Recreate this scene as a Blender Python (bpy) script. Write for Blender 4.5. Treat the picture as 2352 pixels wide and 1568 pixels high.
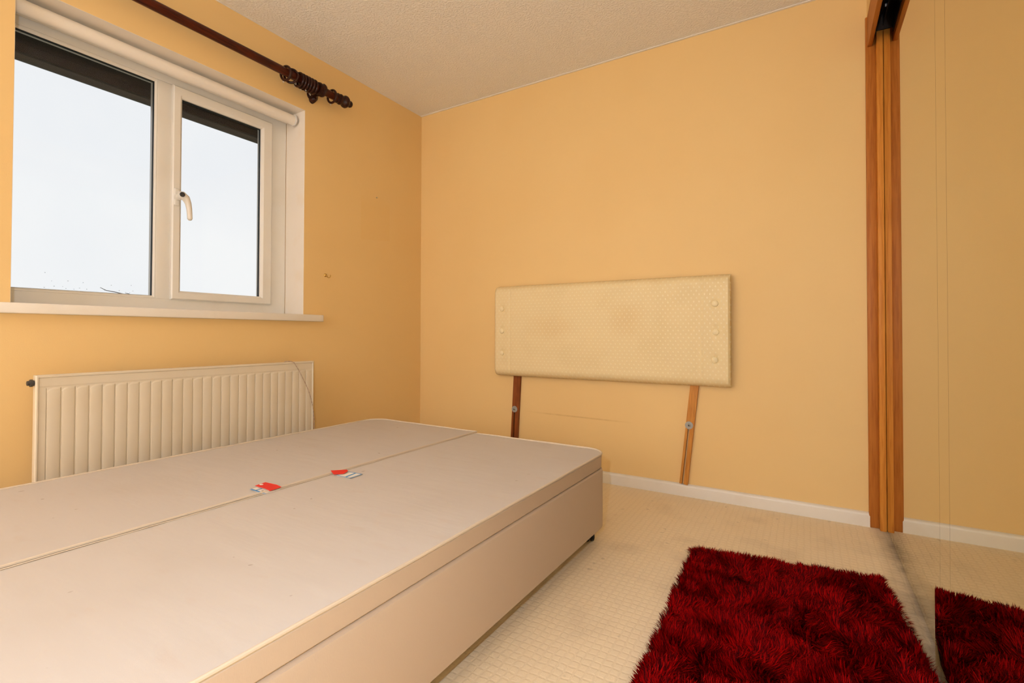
import bpy, bmesh, math, random
import numpy as np
from mathutils import Vector, Matrix

for o in list(bpy.data.objects):
    bpy.data.objects.remove(o, do_unlink=True)
SC = bpy.context.scene
COL = SC.collection
RNG = random.Random(7)

# ------------------------------------------------------------------ camera
# room axes: x from the window wall to the mirrored wardrobe, y towards the
# headboard wall (y = 0), z up from the carpet; metres
CAM_POS = Vector((2.3137, -2.6056, 0.8216))
YAW, PITCH, ROLL = -0.54121, 0.014167, 0.002513
FPX, PPY = 1123.22, -32.78            # focal length and principal point offset (px of 2352)
fw = Vector((math.sin(YAW) * math.cos(PITCH), math.cos(YAW) * math.cos(PITCH), math.sin(PITCH)))
rt = Vector((math.cos(YAW), -math.sin(YAW), 0.0))
up = rt.cross(fw)
rt, up = rt * math.cos(ROLL) + up * math.sin(ROLL), up * math.cos(ROLL) - rt * math.sin(ROLL)
cd = bpy.data.cameras.new('camera')
cd.sensor_fit = 'HORIZONTAL'
cd.sensor_width = 36.0
cd.lens = 36.0 * FPX / 2352.0
cd.shift_y = PPY / 2352.0
cd.clip_start, cd.clip_end = 0.02, 200.0
cam = bpy.data.objects.new('camera', cd)
COL.objects.link(cam)
cam.matrix_world = Matrix(((rt.x, up.x, -fw.x, CAM_POS.x), (rt.y, up.y, -fw.y, CAM_POS.y),
                           (rt.z, up.z, -fw.z, CAM_POS.z), (0, 0, 0, 1)))
SC.camera = cam

# ------------------------------------------------------------------ view and light
SC.view_settings.view_transform = 'Standard'
SC.view_settings.look = 'None'
SC.view_settings.gamma = 1.0
SC.view_settings.use_curve_mapping = False
SC.view_settings.exposure = 0.0
SC.cycles.use_denoising = True
SC.cycles.adaptive_threshold = 0.02
SC.cycles.max_bounces = 10
SC.cycles.diffuse_bounces = 6
SC.cycles.glossy_bounces = 4
SC.cycles.transparent_max_bounces = 12

world = bpy.data.worlds.new('overcast_sky')
SC.world = world
world.use_nodes = True
wn, wl = world.node_tree.nodes, world.node_tree.links
wn.clear()
w_out = wn.new('ShaderNodeOutputWorld')
w_bg = wn.new('ShaderNodeBackground')
w_tc = wn.new('ShaderNodeTexCoord')
w_no = wn.new('ShaderNodeTexNoise')
w_no.inputs['Scale'].default_value = 2.2
w_no.inputs['Detail'].default_value = 4.0
w_ra = wn.new('ShaderNodeValToRGB')
w_ra.color_ramp.elements[0].position = 0.3
w_ra.color_ramp.elements[0].color = (0.85, 0.88, 0.935, 1)
w_ra.color_ramp.elements[1].position = 0.62
w_ra.color_ramp.elements[1].color = (0.955, 0.968, 0.985, 1)
wl.new(w_tc.outputs['Generated'], w_no.inputs['Vector'])
wl.new(w_no.outputs['Fac'], w_ra.inputs['Fac'])
wl.new(w_ra.outputs['Color'], w_bg.inputs['Color'])
w_bg.inputs['Strength'].default_value = 1.03
wl.new(w_bg.outputs['Background'], w_out.inputs['Surface'])

FLASH_POS = (2.23, -2.72, 0.96)       # flash gun on the camera, its head turned back to the rear wall


def add_light(name, kind, loc, energy, color, size, target=None, spot=None, blend=0.6):
    ld = bpy.data.lights.new(name, kind)
    ld.energy = energy
    ld.color = color
    ld.shadow_soft_size = size
    if kind == 'SPOT':
        ld.spot_size = spot
        ld.spot_blend = blend
    lo = bpy.data.objects.new(name, ld)
    COL.objects.link(lo)
    lo.location = loc
    if target is not None:
        lo.rotation_euler = (Vector(target) - Vector(loc)).to_track_quat('-Z', 'Y').to_euler()
    return lo


BOUNCE = add_light('flash_bounced_off_rear_wall', 'SPOT', FLASH_POS, 1740.0, (0.78, 0.845, 0.99), 0.03,
                   target=(0.55, -4.80, 1.75), spot=math.radians(72), blend=1.0)  # aimed at the wall behind the viewer, which throws the light back
SPILL = add_light('flash_spill', 'POINT', FLASH_POS, 36.0, (0.66, 0.80, 1.0), 0.02)


# ------------------------------------------------------------------ materials
def srgb(r, g, b):
    f = lambda c: ((c / 255.0) / 12.92) if c / 255.0 <= 0.04045 else (((c / 255.0) + 0.055) / 1.055) ** 2.4
    return (f(r), f(g), f(b), 1.0)


class Mat:
    """a procedural principled material; small chainable helpers over the node tree"""

    def __init__(self, name, color, rough=0.6, metal=0.0, spec=0.5):
        self.m = bpy.data.materials.new(name)
        self.m.use_nodes = True
        self.t = self.m.node_tree
        self.n, self.l = self.t.nodes, self.t.links
        self.b = self.n['Principled BSDF']
        self.b.inputs['Base Color'].default_value = color
        self.b.inputs['Roughness'].default_value = rough
        self.b.inputs['Metallic'].default_value = metal
        self.b.inputs['Specular IOR Level'].default_value = spec
        self.color = color
        self.tc = self.n.new('ShaderNodeTexCoord')
        self.geo = self.n.new('ShaderNodeNewGeometry')
        self.csock = None
        self.hsock = None

    def pos(self, scale=(1, 1, 1), rot=(0, 0, 0), world=True):
        mp = self.n.new('ShaderNodeMapping')
        mp.inputs['Scale'].default_value = scale
        mp.inputs['Rotation'].default_value = rot
        self.l.new(self.geo.outputs['Position'] if world else self.tc.outputs['Object'], mp.inputs['Vector'])
        return mp.outputs['Vector']

    def noise(self, scale, detail=3.0, rough=0.5, vec=None, dist=0.0):
        nn = self.n.new('ShaderNodeTexNoise')
        nn.inputs['Scale'].default_value = scale
        nn.inputs['Detail'].default_value = detail
        nn.inputs['Roughness'].default_value = rough
        nn.inputs['Distortion'].default_value = dist
        self.l.new(vec if vec is not None else self.pos(), nn.inputs['Vector'])
        return nn.outputs['Fac']

    def math(self, op, a, b=None, c=None, clamp=False):
        nn = self.n.new('ShaderNodeMath')
        nn.operation = op
        nn.use_clamp = clamp
        for i, v in enumerate((a, b, c)):
            if v is None:
                continue
            if hasattr(v, 'is_output'):
                self.l.new(v, nn.inputs[i])
            else:
                nn.inputs[i].default_value = v
        return nn.outputs[0]

    def ramp(self, fac, lo, hi, a=0.0, b=1.0):
        nn = self.n.new('ShaderNodeMapRange')
        nn.interpolation_type = 'SMOOTHSTEP'
        for k, v in zip(('From Min', 'From Max', 'To Min', 'To Max'), (lo, hi, a, b)):
            nn.inputs[k].default_value = v
        self.l.new(fac, nn.inputs['Value'])
        return nn.outputs['Result']

    def tint(self, fac, color, amount=1.0):
        mx = self.n.new('ShaderNodeMix')
        mx.data_type = 'RGBA'
        f = self.math('MULTIPLY', fac, amount) if amount != 1.0 else fac
        self.l.new(f, mx.inputs['Factor'])
        if self.csock is None:
            mx.inputs['A'].default_value = self.color
        else:
            self.l.new(self.csock, mx.inputs['A'])
        mx.inputs['B'].default_value = color
        self.csock = mx.outputs['Result']
        self.l.new(self.csock, self.b.inputs['Base Color'])
        return self

    def bump(self, height, strength=0.3, distance=0.002):
        bn = self.n.new('ShaderNodeBump')
        bn.inputs['Strength'].default_value = strength
        bn.inputs['Distance'].default_value = distance
        self.l.new(height, bn.inputs['Height'])
        if self.hsock is not None:
            self.l.new(self.hsock, bn.inputs['Normal'])
        self.hsock = bn.outputs['Normal']
        self.l.new(self.hsock, self.b.inputs['Normal'])
        return self

    def xyz(self, vec=None):
        s = self.n.new('ShaderNodeSeparateXYZ')
        self.l.new(vec if vec is not None else self.geo.outputs['Position'], s.inputs[0])
        return s.outputs


WALL = (0.81, 0.575, 0.262, 1.0)


def wall_paint(name):
    m = Mat(name, WALL, 0.55, spec=0.3)
    m.tint(m.ramp(m.noise(1.6, 2.0), 0.42, 0.7), (0.79, 0.54, 0.23, 1), 0.35)
    m.bump(m.noise(260.0, 0.0), 0.10, 0.001)
    return m


wm = wall_paint('window_wall_paint')
_x = wm.xyz()
box = wm.math('MULTIPLY',
              wm.math('MULTIPLY', wm.ramp(_x[1], -0.545, -0.535), wm.ramp(_x[1], -0.297, -0.307)),
              wm.math('MULTIPLY', wm.ramp(wm.math('ADD', _x[2], wm.math('MULTIPLY', _x[1], -0.11)), 1.452, 1.460),
                      wm.ramp(_x[2], 1.70, 1.60)))
wm.tint(box, (0.79, 0.53, 0.21, 1), 0.35)
M_WALL_L = wm.m
wm = wall_paint('headboard_wall_paint')
_x = wm.xyz()
scuff = wm.math('MULTIPLY', wm.ramp(wm.math('ABSOLUTE', wm.math('SUBTRACT', _x[2], wm.math('MULTIPLY_ADD', _x[0], -0.012, 0.362))), 0.006, 0.002),
                wm.math('MULTIPLY', wm.ramp(_x[0], 0.8, 1.1), wm.ramp(_x[0], 1.55, 1.3)))
wm.tint(wm.math('MULTIPLY', scuff, wm.noise(30)), (0.45, 0.22, 0.08, 1), 0.5)
M_WALL_B = wm.m
M_WALL = wall_paint('wall_paint').m

cm = Mat('stippled_ceiling_paint', (0.84, 0.83, 0.81, 1), 0.42, spec=0.5)
st = cm.ramp(cm.noise(105.0, 2.0, 0.55), 0.40, 0.66)
cm.bump(st, 0.55, 0.004)
M_CEIL = cm.m
M_CEIL_EDGE = Mat('smooth_white_plaster', (0.83, 0.80, 0.76, 1), 0.5).m

fm = Mat('cream_carpet', (0.87, 0.735, 0.53, 1), 0.95, spec=0.1)
_x = fm.xyz()
wob = fm.math('MULTIPLY', fm.noise(25.0, 2.0), 0.5)
gx = fm.math('ABSOLUTE', fm.math('SUBTRACT', fm.math('FRACT', fm.math('ADD', fm.math('MULTIPLY', _x[0], 42.0), wob)), 0.5))
gy = fm.math('ABSOLUTE', fm.math('SUBTRACT', fm.math('FRACT', fm.math('ADD', fm.math('MULTIPLY', _x[1], 42.0), wob)), 0.5))
cell = fm.math('MULTIPLY', fm.ramp(gx, 0.46, 0.30), fm.ramp(gy, 0.46, 0.30))
fm.tint(fm.math('SUBTRACT', 1.0, cell), (0.76, 0.63, 0.44, 1), 0.30)
fm.tint(fm.ramp(fm.noise(5.0, 4.0), 0.52, 0.75), (0.62, 0.51, 0.37, 1), 0.4)
fm.tint(fm.ramp(fm.noise(22.0, 3.0), 0.66, 0.74), (0.34, 0.27, 0.19, 1), 0.28)
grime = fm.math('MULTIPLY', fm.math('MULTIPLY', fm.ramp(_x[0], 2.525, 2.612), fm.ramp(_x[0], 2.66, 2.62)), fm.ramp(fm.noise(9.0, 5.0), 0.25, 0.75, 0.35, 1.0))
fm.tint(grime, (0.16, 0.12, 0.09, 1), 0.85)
fm.bump(fm.math('ADD', fm.math('MULTIPLY', cell, 0.7), fm.math('MULTIPLY', fm.noise(400.0, 2.0), 0.6)), 0.35, 0.0025)
M_CARPET = fm.m

M_WHITE = Mat('white_gloss_paint', (0.78, 0.74, 0.67, 1), 0.35)
M_WHITE.tint(M_WHITE.ramp(M_WHITE.noise(9.0), 0.5, 0.75), (0.70, 0.64, 0.54, 1), 0.35)
M_WHITE = M_WHITE.m
M_ENAMEL = Mat('cream_white_radiator_enamel', (0.70, 0.625, 0.49, 1), 0.35)
M_ENAMEL.tint(M_ENAMEL.ramp(M_ENAMEL.noise(6.0), 0.5, 0.75), (0.66, 0.57, 0.42, 1), 0.4)
M_ENAMEL = M_ENAMEL.m
rv = Mat('white_reveal_emulsion', (0.80, 0.735, 0.65, 1), 0.6)
rv.tint(rv.ramp(rv.noise(7.0), 0.55, 0.75), (0.78, 0.66, 0.50, 1), 0.4)
M_REVEAL = rv.m
M_PVC = Mat('white_upvc', (0.78, 0.76, 0.71, 1), 0.3)
M_PVC.tint(M_PVC.ramp(M_PVC.noise(6.0), 0.45, 0.8), (0.70, 0.66, 0.58, 1), 0.4)
M_PVC = M_PVC.m
M_GASKET = Mat('black_rubber_gasket', (0.02, 0.022, 0.022, 1), 0.5).m
M_BLIND = Mat('cream_blind_fabric', (0.80, 0.755, 0.69, 1), 0.8)
M_BLIND.bump(M_BLIND.noise(700.0), 0.1, 0.0005)
M_BLIND = M_BLIND.m
M_PLASTIC = Mat('off_white_plastic', (0.70, 0.68, 0.66, 1), 0.35).m


def wood(name, a, b, scale, axis_scale, rough=0.4, spec=0.25):
    m = Mat(name, a, rough, spec=spec)
    v = m.pos(scale=axis_scale)
    m.tint(m.ramp(m.noise(scale, 4.0, 0.6, vec=v, dist=0.6), 0.35, 0.7), b, 1.0)
    m.bump(m.noise(scale * 3, 3.0, vec=v), 0.08, 0.0006)
    return m.m


M_MAHOG = wood('dark_mahogany', srgb(80, 30, 13), srgb(46, 16, 8), 30.0, (6, 0.4, 6), 0.3)
M_MAHOG_DARK = wood('dark_turned_mahogany', srgb(58, 26, 18), srgb(30, 13, 9), 30.0, (4, 2, 4), 0.28)
M_PINE = wood('varnished_pine', srgb(214, 142, 58), srgb(194, 120, 42), 26.0, (5, 5, 0.25), 0.5)
M_PINE_DARK = wood('varnished_teak_jamb', srgb(186, 116, 46), srgb(166, 98, 34), 26.0, (5, 5, 0.25), 0.5)
M_PINE_Y = wood('varnished_teak_fascia', srgb(186, 116, 46), srgb(166, 98, 34), 26.0, (5, 0.25, 5), 0.5)
M_LEG_L = wood('dark_hardwood_strut', srgb(142, 78, 34), srgb(116, 58, 24), 30.0, (5, 5, 0.3), 0.45)
M_LEG_R = wood('light_hardwood_strut', srgb(204, 140, 64), srgb(180, 116, 46), 30.0, (5, 5, 0.3), 0.45)
M_BRASS = Mat('aged_brass', (0.62, 0.42, 0.13, 1), 0.3, metal=1.0).m
M_STEEL = Mat('zinc_steel', (0.62, 0.62, 0.60, 1), 0.35, metal=1.0).m
M_BLACK = Mat('black_plastic', (0.012, 0.012, 0.014, 1), 0.4).m
M_TRACK = Mat('dark_track_metal', (0.06, 0.045, 0.04, 1), 0.35, metal=0.6).m
M_VOID = Mat('dark_wardrobe_interior', (0.05, 0.035, 0.025, 1), 0.8).m
M_SOFFIT = Mat('dark_brown_stained_timber', (0.03, 0.022, 0.018, 1), 0.6)
M_SOFFIT.tint(M_SOFFIT.ramp(M_SOFFIT.noise(6.0), 0.5, 0.8), (0.05, 0.04, 0.035, 1), 0.6)
M_SOFFIT = M_SOFFIT.m
M_GUTTER = Mat('weathered_black_gutter', (0.09, 0.08, 0.072, 1), 0.55).m
M_BARK = Mat('grey_bark', (0.10, 0.085, 0.07, 1), 0.9).m

dm = Mat('cream_divan_ticking', (0.575, 0.53, 0.495, 1), 0.85, spec=0.2)
dm.tint(dm.ramp(dm.noise(3.0, 4.0), 0.50, 0.72), (0.55, 0.495, 0.445, 1), 0.5)
dm.tint(dm.ramp(dm.noise(14.0, 5.0, vec=dm.pos(scale=(0.6, 1.6, 1))), 0.60, 0.72), (0.55, 0.45, 0.385, 1), 0.22)
dm.tint(dm.ramp(dm.noise(34.0, 1.0), 0.775, 0.80), (0.30, 0.22, 0.17, 1), 0.5)
dm.bump(dm.noise(9.0, 3.0, vec=dm.pos(scale=(0.5, 1.8, 1))), 0.25, 0.008)
dm.bump(dm.noise(600.0, 2.0), 0.12, 0.0006)
M_DIVAN = dm.m
ds = Mat('beige_divan_side_fabric', (0.54, 0.43, 0.33, 1), 0.8, spec=0.25)
ds.bump(ds.noise(500.0, 2.0, vec=ds.pos(scale=(1, 1, 0.3))), 0.18, 0.0008)
M_DIVAN_SIDE = ds.m
M_PIPING = Mat('cream_piping', (0.64, 0.54, 0.42, 1), 0.7).m
M_RED = Mat('red_woven_tag', srgb(222, 44, 30), 0.7).m
M_LABEL = Mat('white_care_label', (0.78, 0.75, 0.68, 1), 0.7).m
M_BLUE = Mat('blue_label_print', srgb(96, 150, 200), 0.7).m
M_GREYPRINT = Mat('grey_label_print', srgb(150, 140, 125), 0.7).m

hm = Mat('cream_satin_damask', (0.80, 0.655, 0.375, 1), 0.55, spec=0.4)
v45 = hm.pos(scale=(1, 1, 0.70), rot=(0, math.radians(45), 0))
vo = hm.n.new('ShaderNodeTexVoronoi')
vo.feature = 'F1'
vo.inputs['Scale'].default_value = 56.5
vo.inputs['Randomness'].default_value = 0.0
sx = hm.xyz(v45)
cx = hm.n.new('ShaderNodeCombineXYZ')
hm.l.new(sx[0], cx.inputs[0])
hm.l.new(sx[2], cx.inputs[2])
hm.l.new(cx.outputs[0], vo.inputs['Vector'])
dots = hm.ramp(vo.outputs['Distance'], 0.24, 0.15)
stain = None
_x = hm.xyz()
for (sxx, szz, rx, rz) in ((1.05, 0.86, 0.16, 0.08), (1.50, 0.90, 0.12, 0.09)):
    dx = hm.math('POWER', hm.math('DIVIDE', hm.math('SUBTRACT', _x[0], sxx), rx), 2.0)
    dz = hm.math('POWER', hm.math('DIVIDE', hm.math('SUBTRACT', _x[2], szz), rz), 2.0)
    dd = hm.math('ADD', hm.math('SQRT', hm.math('ADD', dx, dz)), hm.math('MULTIPLY', hm.noise(14.0), 0.8))
    s1 = hm.ramp(dd, 1.7, 0.5)
    stain = s1 if stain is None else hm.math('MAXIMUM', stain, s1)
hm.tint(stain, (0.68, 0.46, 0.20, 1), 0.30)
hm.tint(hm.ramp(hm.noise(5.0, 4.0), 0.5, 0.75), (0.72, 0.57, 0.30, 1), 0.35)
hm.tint(dots, (0.88, 0.80, 0.58, 1), 0.35)
hm.l.new(hm.ramp(dots, 0.0, 1.0, 0.6, 0.28), hm.b.inputs['Roughness'])
hm.bump(dots, 0.25, 0.0012)
M_DAMASK = hm.m

mm = bpy.data.materials.new('silvered_mirror')
mm.use_nodes = True
mb = mm.node_tree.nodes['Principled BSDF']
mb.inputs['Base Color'].default_value = (0.64, 0.60, 0.455, 1)
mb.inputs['Metallic'].default_value = 1.0
mb.inputs['Roughness'].default_value = 0.0
M_MIRROR = mm

gm = bpy.data.materials.new('window_glass')
gm.use_nodes = True
gn, gl = gm.node_tree.nodes, gm.node_tree.links
gn.clear()
g_out = gn.new('ShaderNodeOutputMaterial')
g_mix = gn.new('ShaderNodeMixShader')
g_tr = gn.new('ShaderNodeBsdfTransparent')
g_tr.inputs['Color'].default_value = (0.985, 0.987, 0.985, 1)
g_gl = gn.new('ShaderNodeBsdfGlossy')
g_gl.inputs['Roughness'].default_value = 0.0
g_fr = gn.new('ShaderNodeFresnel')
g_fr.inputs['IOR'].default_value = 1.2
gl.new(g_fr.outputs[0], g_mix.inputs[0])
gl.new(g_tr.outputs[0], g_mix.inputs[1])
gl.new(g_gl.outputs[0], g_mix.inputs[2])
gl.new(g_mix.outputs[0], g_out.inputs['Surface'])
M_GLASS = gm


# ------------------------------------------------------------------ mesh helpers
def nb():
    return bmesh.new()


def add_box(bm, x0, x1, y0, y1, z0, z1, bevel=0.0, seg=2):
    b2 = bmesh.new()
    vs = [b2.verts.new((x, y, z)) for x in (x0, x1) for y in (y0, y1) for z in (z0, z1)]
    for f in ((0, 1, 3, 2), (4, 6, 7, 5), (0, 4, 5, 1), (2, 3, 7, 6), (0, 2, 6, 4), (1, 5, 7, 3)):
        b2.faces.new([vs[i] for i in f])
    bmesh.ops.recalc_face_normals(b2, faces=b2.faces[:])
    if bevel > 0:
        bmesh.ops.bevel(b2, geom=b2.edges[:], offset=bevel, segments=seg, profile=0.5, affect='EDGES')
    merge(bm, b2)
    return bm


def merge(bm, b2, mat=None):
    if mat is not None:
        bmesh.ops.transform(b2, matrix=mat, verts=b2.verts[:])
    me = bpy.data.meshes.new('tmp')
    b2.to_mesh(me)
    b2.free()
    bm.from_mesh(me)
    bpy.data.meshes.remove(me)


def frames(path, closed=False):
    n = len(path)
    out = []
    prev = None
    for i in range(n):
        a = path[(i - 1) % n] if (closed or i > 0) else path[i]
        b = path[(i + 1) % n] if (closed or i < n - 1) else path[i]
        t = (b - a).normalized()
        if prev is None:
            ref = Vector((0, 0, 1)) if abs(t.z) < 0.9 else Vector((1, 0, 0))
            u = t.cross(ref).normalized()
        else:
            u = (prev - t * prev.dot(t)).normalized()
        prev = u
        out.append((u, t.cross(u).normalized()))
    return out


def add_tube(bm, pts, r, sides=10, closed=False, caps=True):
    path = [Vector(p) for p in pts]
    rs = r if isinstance(r, (list, tuple)) else [r] * len(path)
    fr = frames(path, closed)
    rings = []
    for p, (u, v), rr in zip(path, fr, rs):
        rings.append([bm.verts.new(p + (u * math.cos(a) + v * math.sin(a)) * rr)
                      for a in [2 * math.pi * k / sides for k in range(sides)]])
    m = len(rings)
    for i in range(m if closed else m - 1):
        a, b = rings[i], rings[(i + 1) % m]
        for k in range(sides):
            bm.faces.new((a[k], a[(k + 1) % sides], b[(k + 1) % sides], b[k]))
    if caps and not closed:
        bm.faces.new(rings[0][::-1])
        bm.faces.new(rings[-1])
    return bm


def add_lathe(bm, base, axis, prof, sides=24):
    """prof: list of (distance along axis, radius)"""
    axis = Vector(axis).normalized()
    base = Vector(base)
    return add_tube(bm, [base + axis * d for d, _ in prof], [max(r, 1e-4) for _, r in prof], sides)


def add_torus(bm, c, axis, R, r, n=28, s=8):
    axis = Vector(axis).normalized()
    ref = Vector((0, 0, 1)) if abs(axis.z) < 0.9 else Vector((1, 0, 0))
    u = axis.cross(ref).normalized()
    v = axis.cross(u)
    c = Vector(c)
    return add_tube(bm, [c + (u * math.cos(2 * math.pi * k / n) + v * math.sin(2 * math.pi * k / n)) * R
                         for k in range(n)], r, s, closed=True)


def add_prism(bm, pts, d):
    """polygon pts (3D) extruded by vector d"""
    d = Vector(d)
    a = [bm.verts.new(Vector(p)) for p in pts]
    b = [bm.verts.new(Vector(p) + d) for p in pts]
    n = len(a)
    bm.faces.new(a[::-1])
    bm.faces.new(b)
    for i in range(n):
        bm.faces.new((a[i], a[(i + 1) % n], b[(i + 1) % n], b[i]))
    return bm


def smooth_mesh(me, angle=35):
    for p in me.polygons:
        p.use_smooth = True
    try:
        me.set_sharp_from_angle(angle=math.radians(angle))
    except Exception:
        pass


def root_loc(parent):
    v = Vector((0, 0, 0))
    while parent is not None:
        v += parent.location
        parent = parent.parent
    return v


def obj(name, bm, mat, parent=None, smooth=True, loc=None):
    """bm is in room coordinates; the object gets its origin at its thing's base"""
    bmesh.ops.recalc_face_normals(bm, faces=bm.faces[:])
    me = bpy.data.meshes.new(name)
    bm.to_mesh(me)
    bm.free()
    me.materials.append(mat)
    if smooth:
        smooth_mesh(me)
    o = bpy.data.objects.new(name, me)
    COL.objects.link(o)
    if parent is not None:
        o.parent = parent
        me.transform(Matrix.Translation(-root_loc(parent)))
    else:
        if loc is None:
            co = np.empty(len(me.vertices) * 3)
            me.vertices.foreach_get('co', co)
            co = co.reshape(-1, 3)
            mid = (co.min(0) + co.max(0)) / 2
            loc = (mid[0], mid[1], co[:, 2].min())
        me.transform(Matrix.Translation(-Vector(loc)))
        o.location = loc
    return o


def tag(o, label, cat=None, group=None, kind=None):
    o['label'] = label
    if cat:
        o['category'] = cat
    if group:
        o['group'] = group
    if kind:
        o['kind'] = kind
    return o


def thing(name, label, cat, loc, group=None, kind=None):
    o = bpy.data.objects.new(name, None)
    o.empty_display_size = 0.05
    COL.objects.link(o)
    o.location = loc
    return tag(o, label, cat, group, kind)


def struct(name, bm, mat, label, cat, smooth=False):
    return tag(obj(name, bm, mat, smooth=smooth), label, cat, kind='structure')


# ------------------------------------------------------------------ the room
H = 2.35
YR = -4.80                     # unseen rear wall, set far back to even out the bounced flash
WY0, WY1 = -2.062, -0.932      # window opening along y
WZ0, WZ1 = 0.905, 2.028        # window opening in height
XR, XF = 2.600, 2.582          # mirror planes of the rear and the front wardrobe door
XW = 2.548                     # face of the bulkhead over the wardrobe
YE = -1.80                     # end of the wardrobe

struct('floor', add_box(nb(), -0.02, 3.3, YR - 0.1, 0.02, -0.08, 0.0), M_CARPET,
       'cream carpet with a small sculpted square pattern', 'carpet')
b = add_box(nb(), -0.1, 3.3, YR - 0.1, 0.1, H, H + 0.1)
struct('ceiling', b, M_CEIL, 'white stippled ceiling', 'ceiling')

b = nb()
add_box(b, -0.28, 0.0, YR - 0.1, WY0, -0.08, H)
add_box(b, -0.28, 0.0, WY1, 0.1, -0.08, H)
add_box(b, -0.28, 0.0, WY0, WY1, -0.08, WZ0)
add_box(b, -0.28, 0.0, WY0, WY1, WZ1, H)
struct('wall_left', b, M_WALL_L, 'orange painted wall with the window', 'wall')
struct('wall_back', add_box(nb(), 0.0, 3.3, 0.0, 0.1, -0.08, H), M_WALL_B,
       'orange painted wall behind the headboard', 'wall')
struct('wall_rear', add_box(nb(), 0.0, 3.3, YR - 0.1, YR, -0.08, H), M_REVEAL,
       'unseen wall behind the viewer, white to keep the bounced flash neutral', 'wall')  # out of view; white paint chosen for the light it bounces
b = nb()
add_box(b, XW, XW + 0.1, YR, YE - 0.02, 0.0, H)
struct('wall_right', b, M_WALL, 'orange painted wall beside the wardrobe', 'wall')
struct('wall_bulkhead', add_box(nb(), XW, 3.25, YE - 0.02, 0.0, 2.195, H), M_WALL,
       'orange painted bulkhead above the mirrored wardrobe', 'wall')
struct('wall_wardrobe_inside', add_box(nb(), 3.2, 3.3, YE - 0.02, 0.0, 0.0, 2.195), M_VOID,
       'dark back of the wardrobe recess', 'wall')

# smooth border strips where the stipple stops short of the walls
struct('trim_1', add_box(nb(), 0.0, XW, -0.013, 0.0, H - 0.0035, H, 0.001), M_CEIL_EDGE,
       'smooth plaster strip between ceiling and headboard wall', 'trim')
struct('trim_2', add_box(nb(), 0.0, 0.006, YR, -0.013, H - 0.002, H, 0.0008), M_CEIL_EDGE,
       'smooth plaster strip between ceiling and window wall', 'trim')


def skirting(bm, p0, p1, nrm, h=0.0615, t=0.014):
    p0, p1, nrm = Vector(p0), Vector(p1), Vector(nrm)
    prof = [(0, 0), (t, 0), (t, h - 0.014), (t * 0.85, h - 0.006), (t * 0.5, h - 0.0015), (0, h)]
    add_prism(bm, [p0 + nrm * d + Vector((0, 0, z)) for d, z in prof], p1 - p0)
    return bm


struct('baseboard_back', skirting(nb(), (0.0, 0, 0), (2.545, 0, 0), (0, -1, 0)), M_WHITE,
       'white skirting board below the headboard wall', 'skirting board', smooth=True)
struct('baseboard_left', skirting(nb(), (0, YR, 0), (0, -0.014, 0), (1, 0, 0)), M_WHITE,
       'white skirting board below the radiator', 'skirting board', smooth=True)
struct('baseboard_rear', skirting(nb(), (0.014, YR, 0), (XW, YR, 0), (0, 1, 0)), M_WHITE,
       'white skirting board behind the viewer', 'skirting board', smooth=True)

# painted linings of the window reveal
FD = 0.16                      # depth of the reveal up to the frame
struct('trim_3', add_box(nb(), -FD, -0.0005, WY1 - 0.001, WY1 + 0.001, 0.924, WZ1 - 0.001), M_REVEAL,
       'white painted right-hand reveal of the window', 'window reveal')
struct('trim_4', add_box(nb(), -FD, -0.0005, WY0, WY1, WZ1 - 0.001, WZ1 + 0.001), M_REVEAL,
       'white painted top reveal of the window', 'window reveal')
struct('trim_5', add_box(nb(), -FD, -0.0005, WY0 - 0.001, WY0 + 0.001, 0.924, WZ1 - 0.001), M_REVEAL,
       'white painted left-hand reveal of the window', 'window reveal')

# ------------------------------------------------------------------ window
win = thing('window_1', 'white framed double-glazed window with one opening casement', 'window',
            (-FD, (WY0 + WY1) / 2, 0.924), kind='structure')


def rect_frame(bm, y0, y1, z0, z1, w, x0, x1, bevel=0.004, chamfer=0.0):
    """four mitred members; w = (left, right, bottom, top) face widths; inner edge chamfered back"""
    wl_, wr, wb, wt = w
    o = [(y0, z0), (y1, z0), (y1, z1), (y0, z1)]
    i = [(y0 + wl_, z0 + wb), (y1 - wr, z0 + wb), (y1 - wr, z1 - wt), (y0 + wl_, z1 - wt)]
    c = chamfer
    j = [(y0 + wl_ - c, z0 + wb - c), (y1 - wr + c, z0 + wb - c), (y1 - wr + c, z1 - wt + c), (y0 + wl_ - c, z1 - wt + c)]
    loops = [[(x0, o), (x1 - bevel, o), (x1, [(y0 + bevel, z0 + bevel), (y1 - bevel, z0 + bevel), (y1 - bevel, z1 - bevel), (y0 + bevel, z1 - bevel)]),
              (x1, j), (x1 - c * 0.9 - 0.001, i), (x0, i)]][0]
    rings = [[bm.verts.new((x, y, z)) for y, z in q] for x, q in loops]
    for a, b_ in zip(rings, rings[1:] + rings[:1]):
        for k in range(4):
            bm.faces.new((a[k], a[(k + 1) % 4], b_[(k + 1) % 4], b_[k]))
    return bm


ZB, ZT = 0.924, WZ1 - 0.001
WF0 = WY0 - 0.032              # the frame runs on behind the left-hand plaster
MY0, MY1 = -1.565, -1.495      # mullion
X_FR = -FD                     # room-side face of the fixed frame
X_CS = -FD + 0.016             # room-side face of the casement
FT = 0.071                     # height of the head member
obj('outer_frame', rect_frame(nb(), WF0, WY1 - 0.001, ZB, ZT, (0.042, 0.088, 0.052, FT), -0.23, X_FR, 0.003, 0.0), M_PVC, win)
obj('mullion', add_box(nb(), -0.23, X_FR - 0.0006, MY0 + 0.002, MY1 - 0.002, ZB + 0.052, ZT - FT, 0.003), M_PVC, win)


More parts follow.
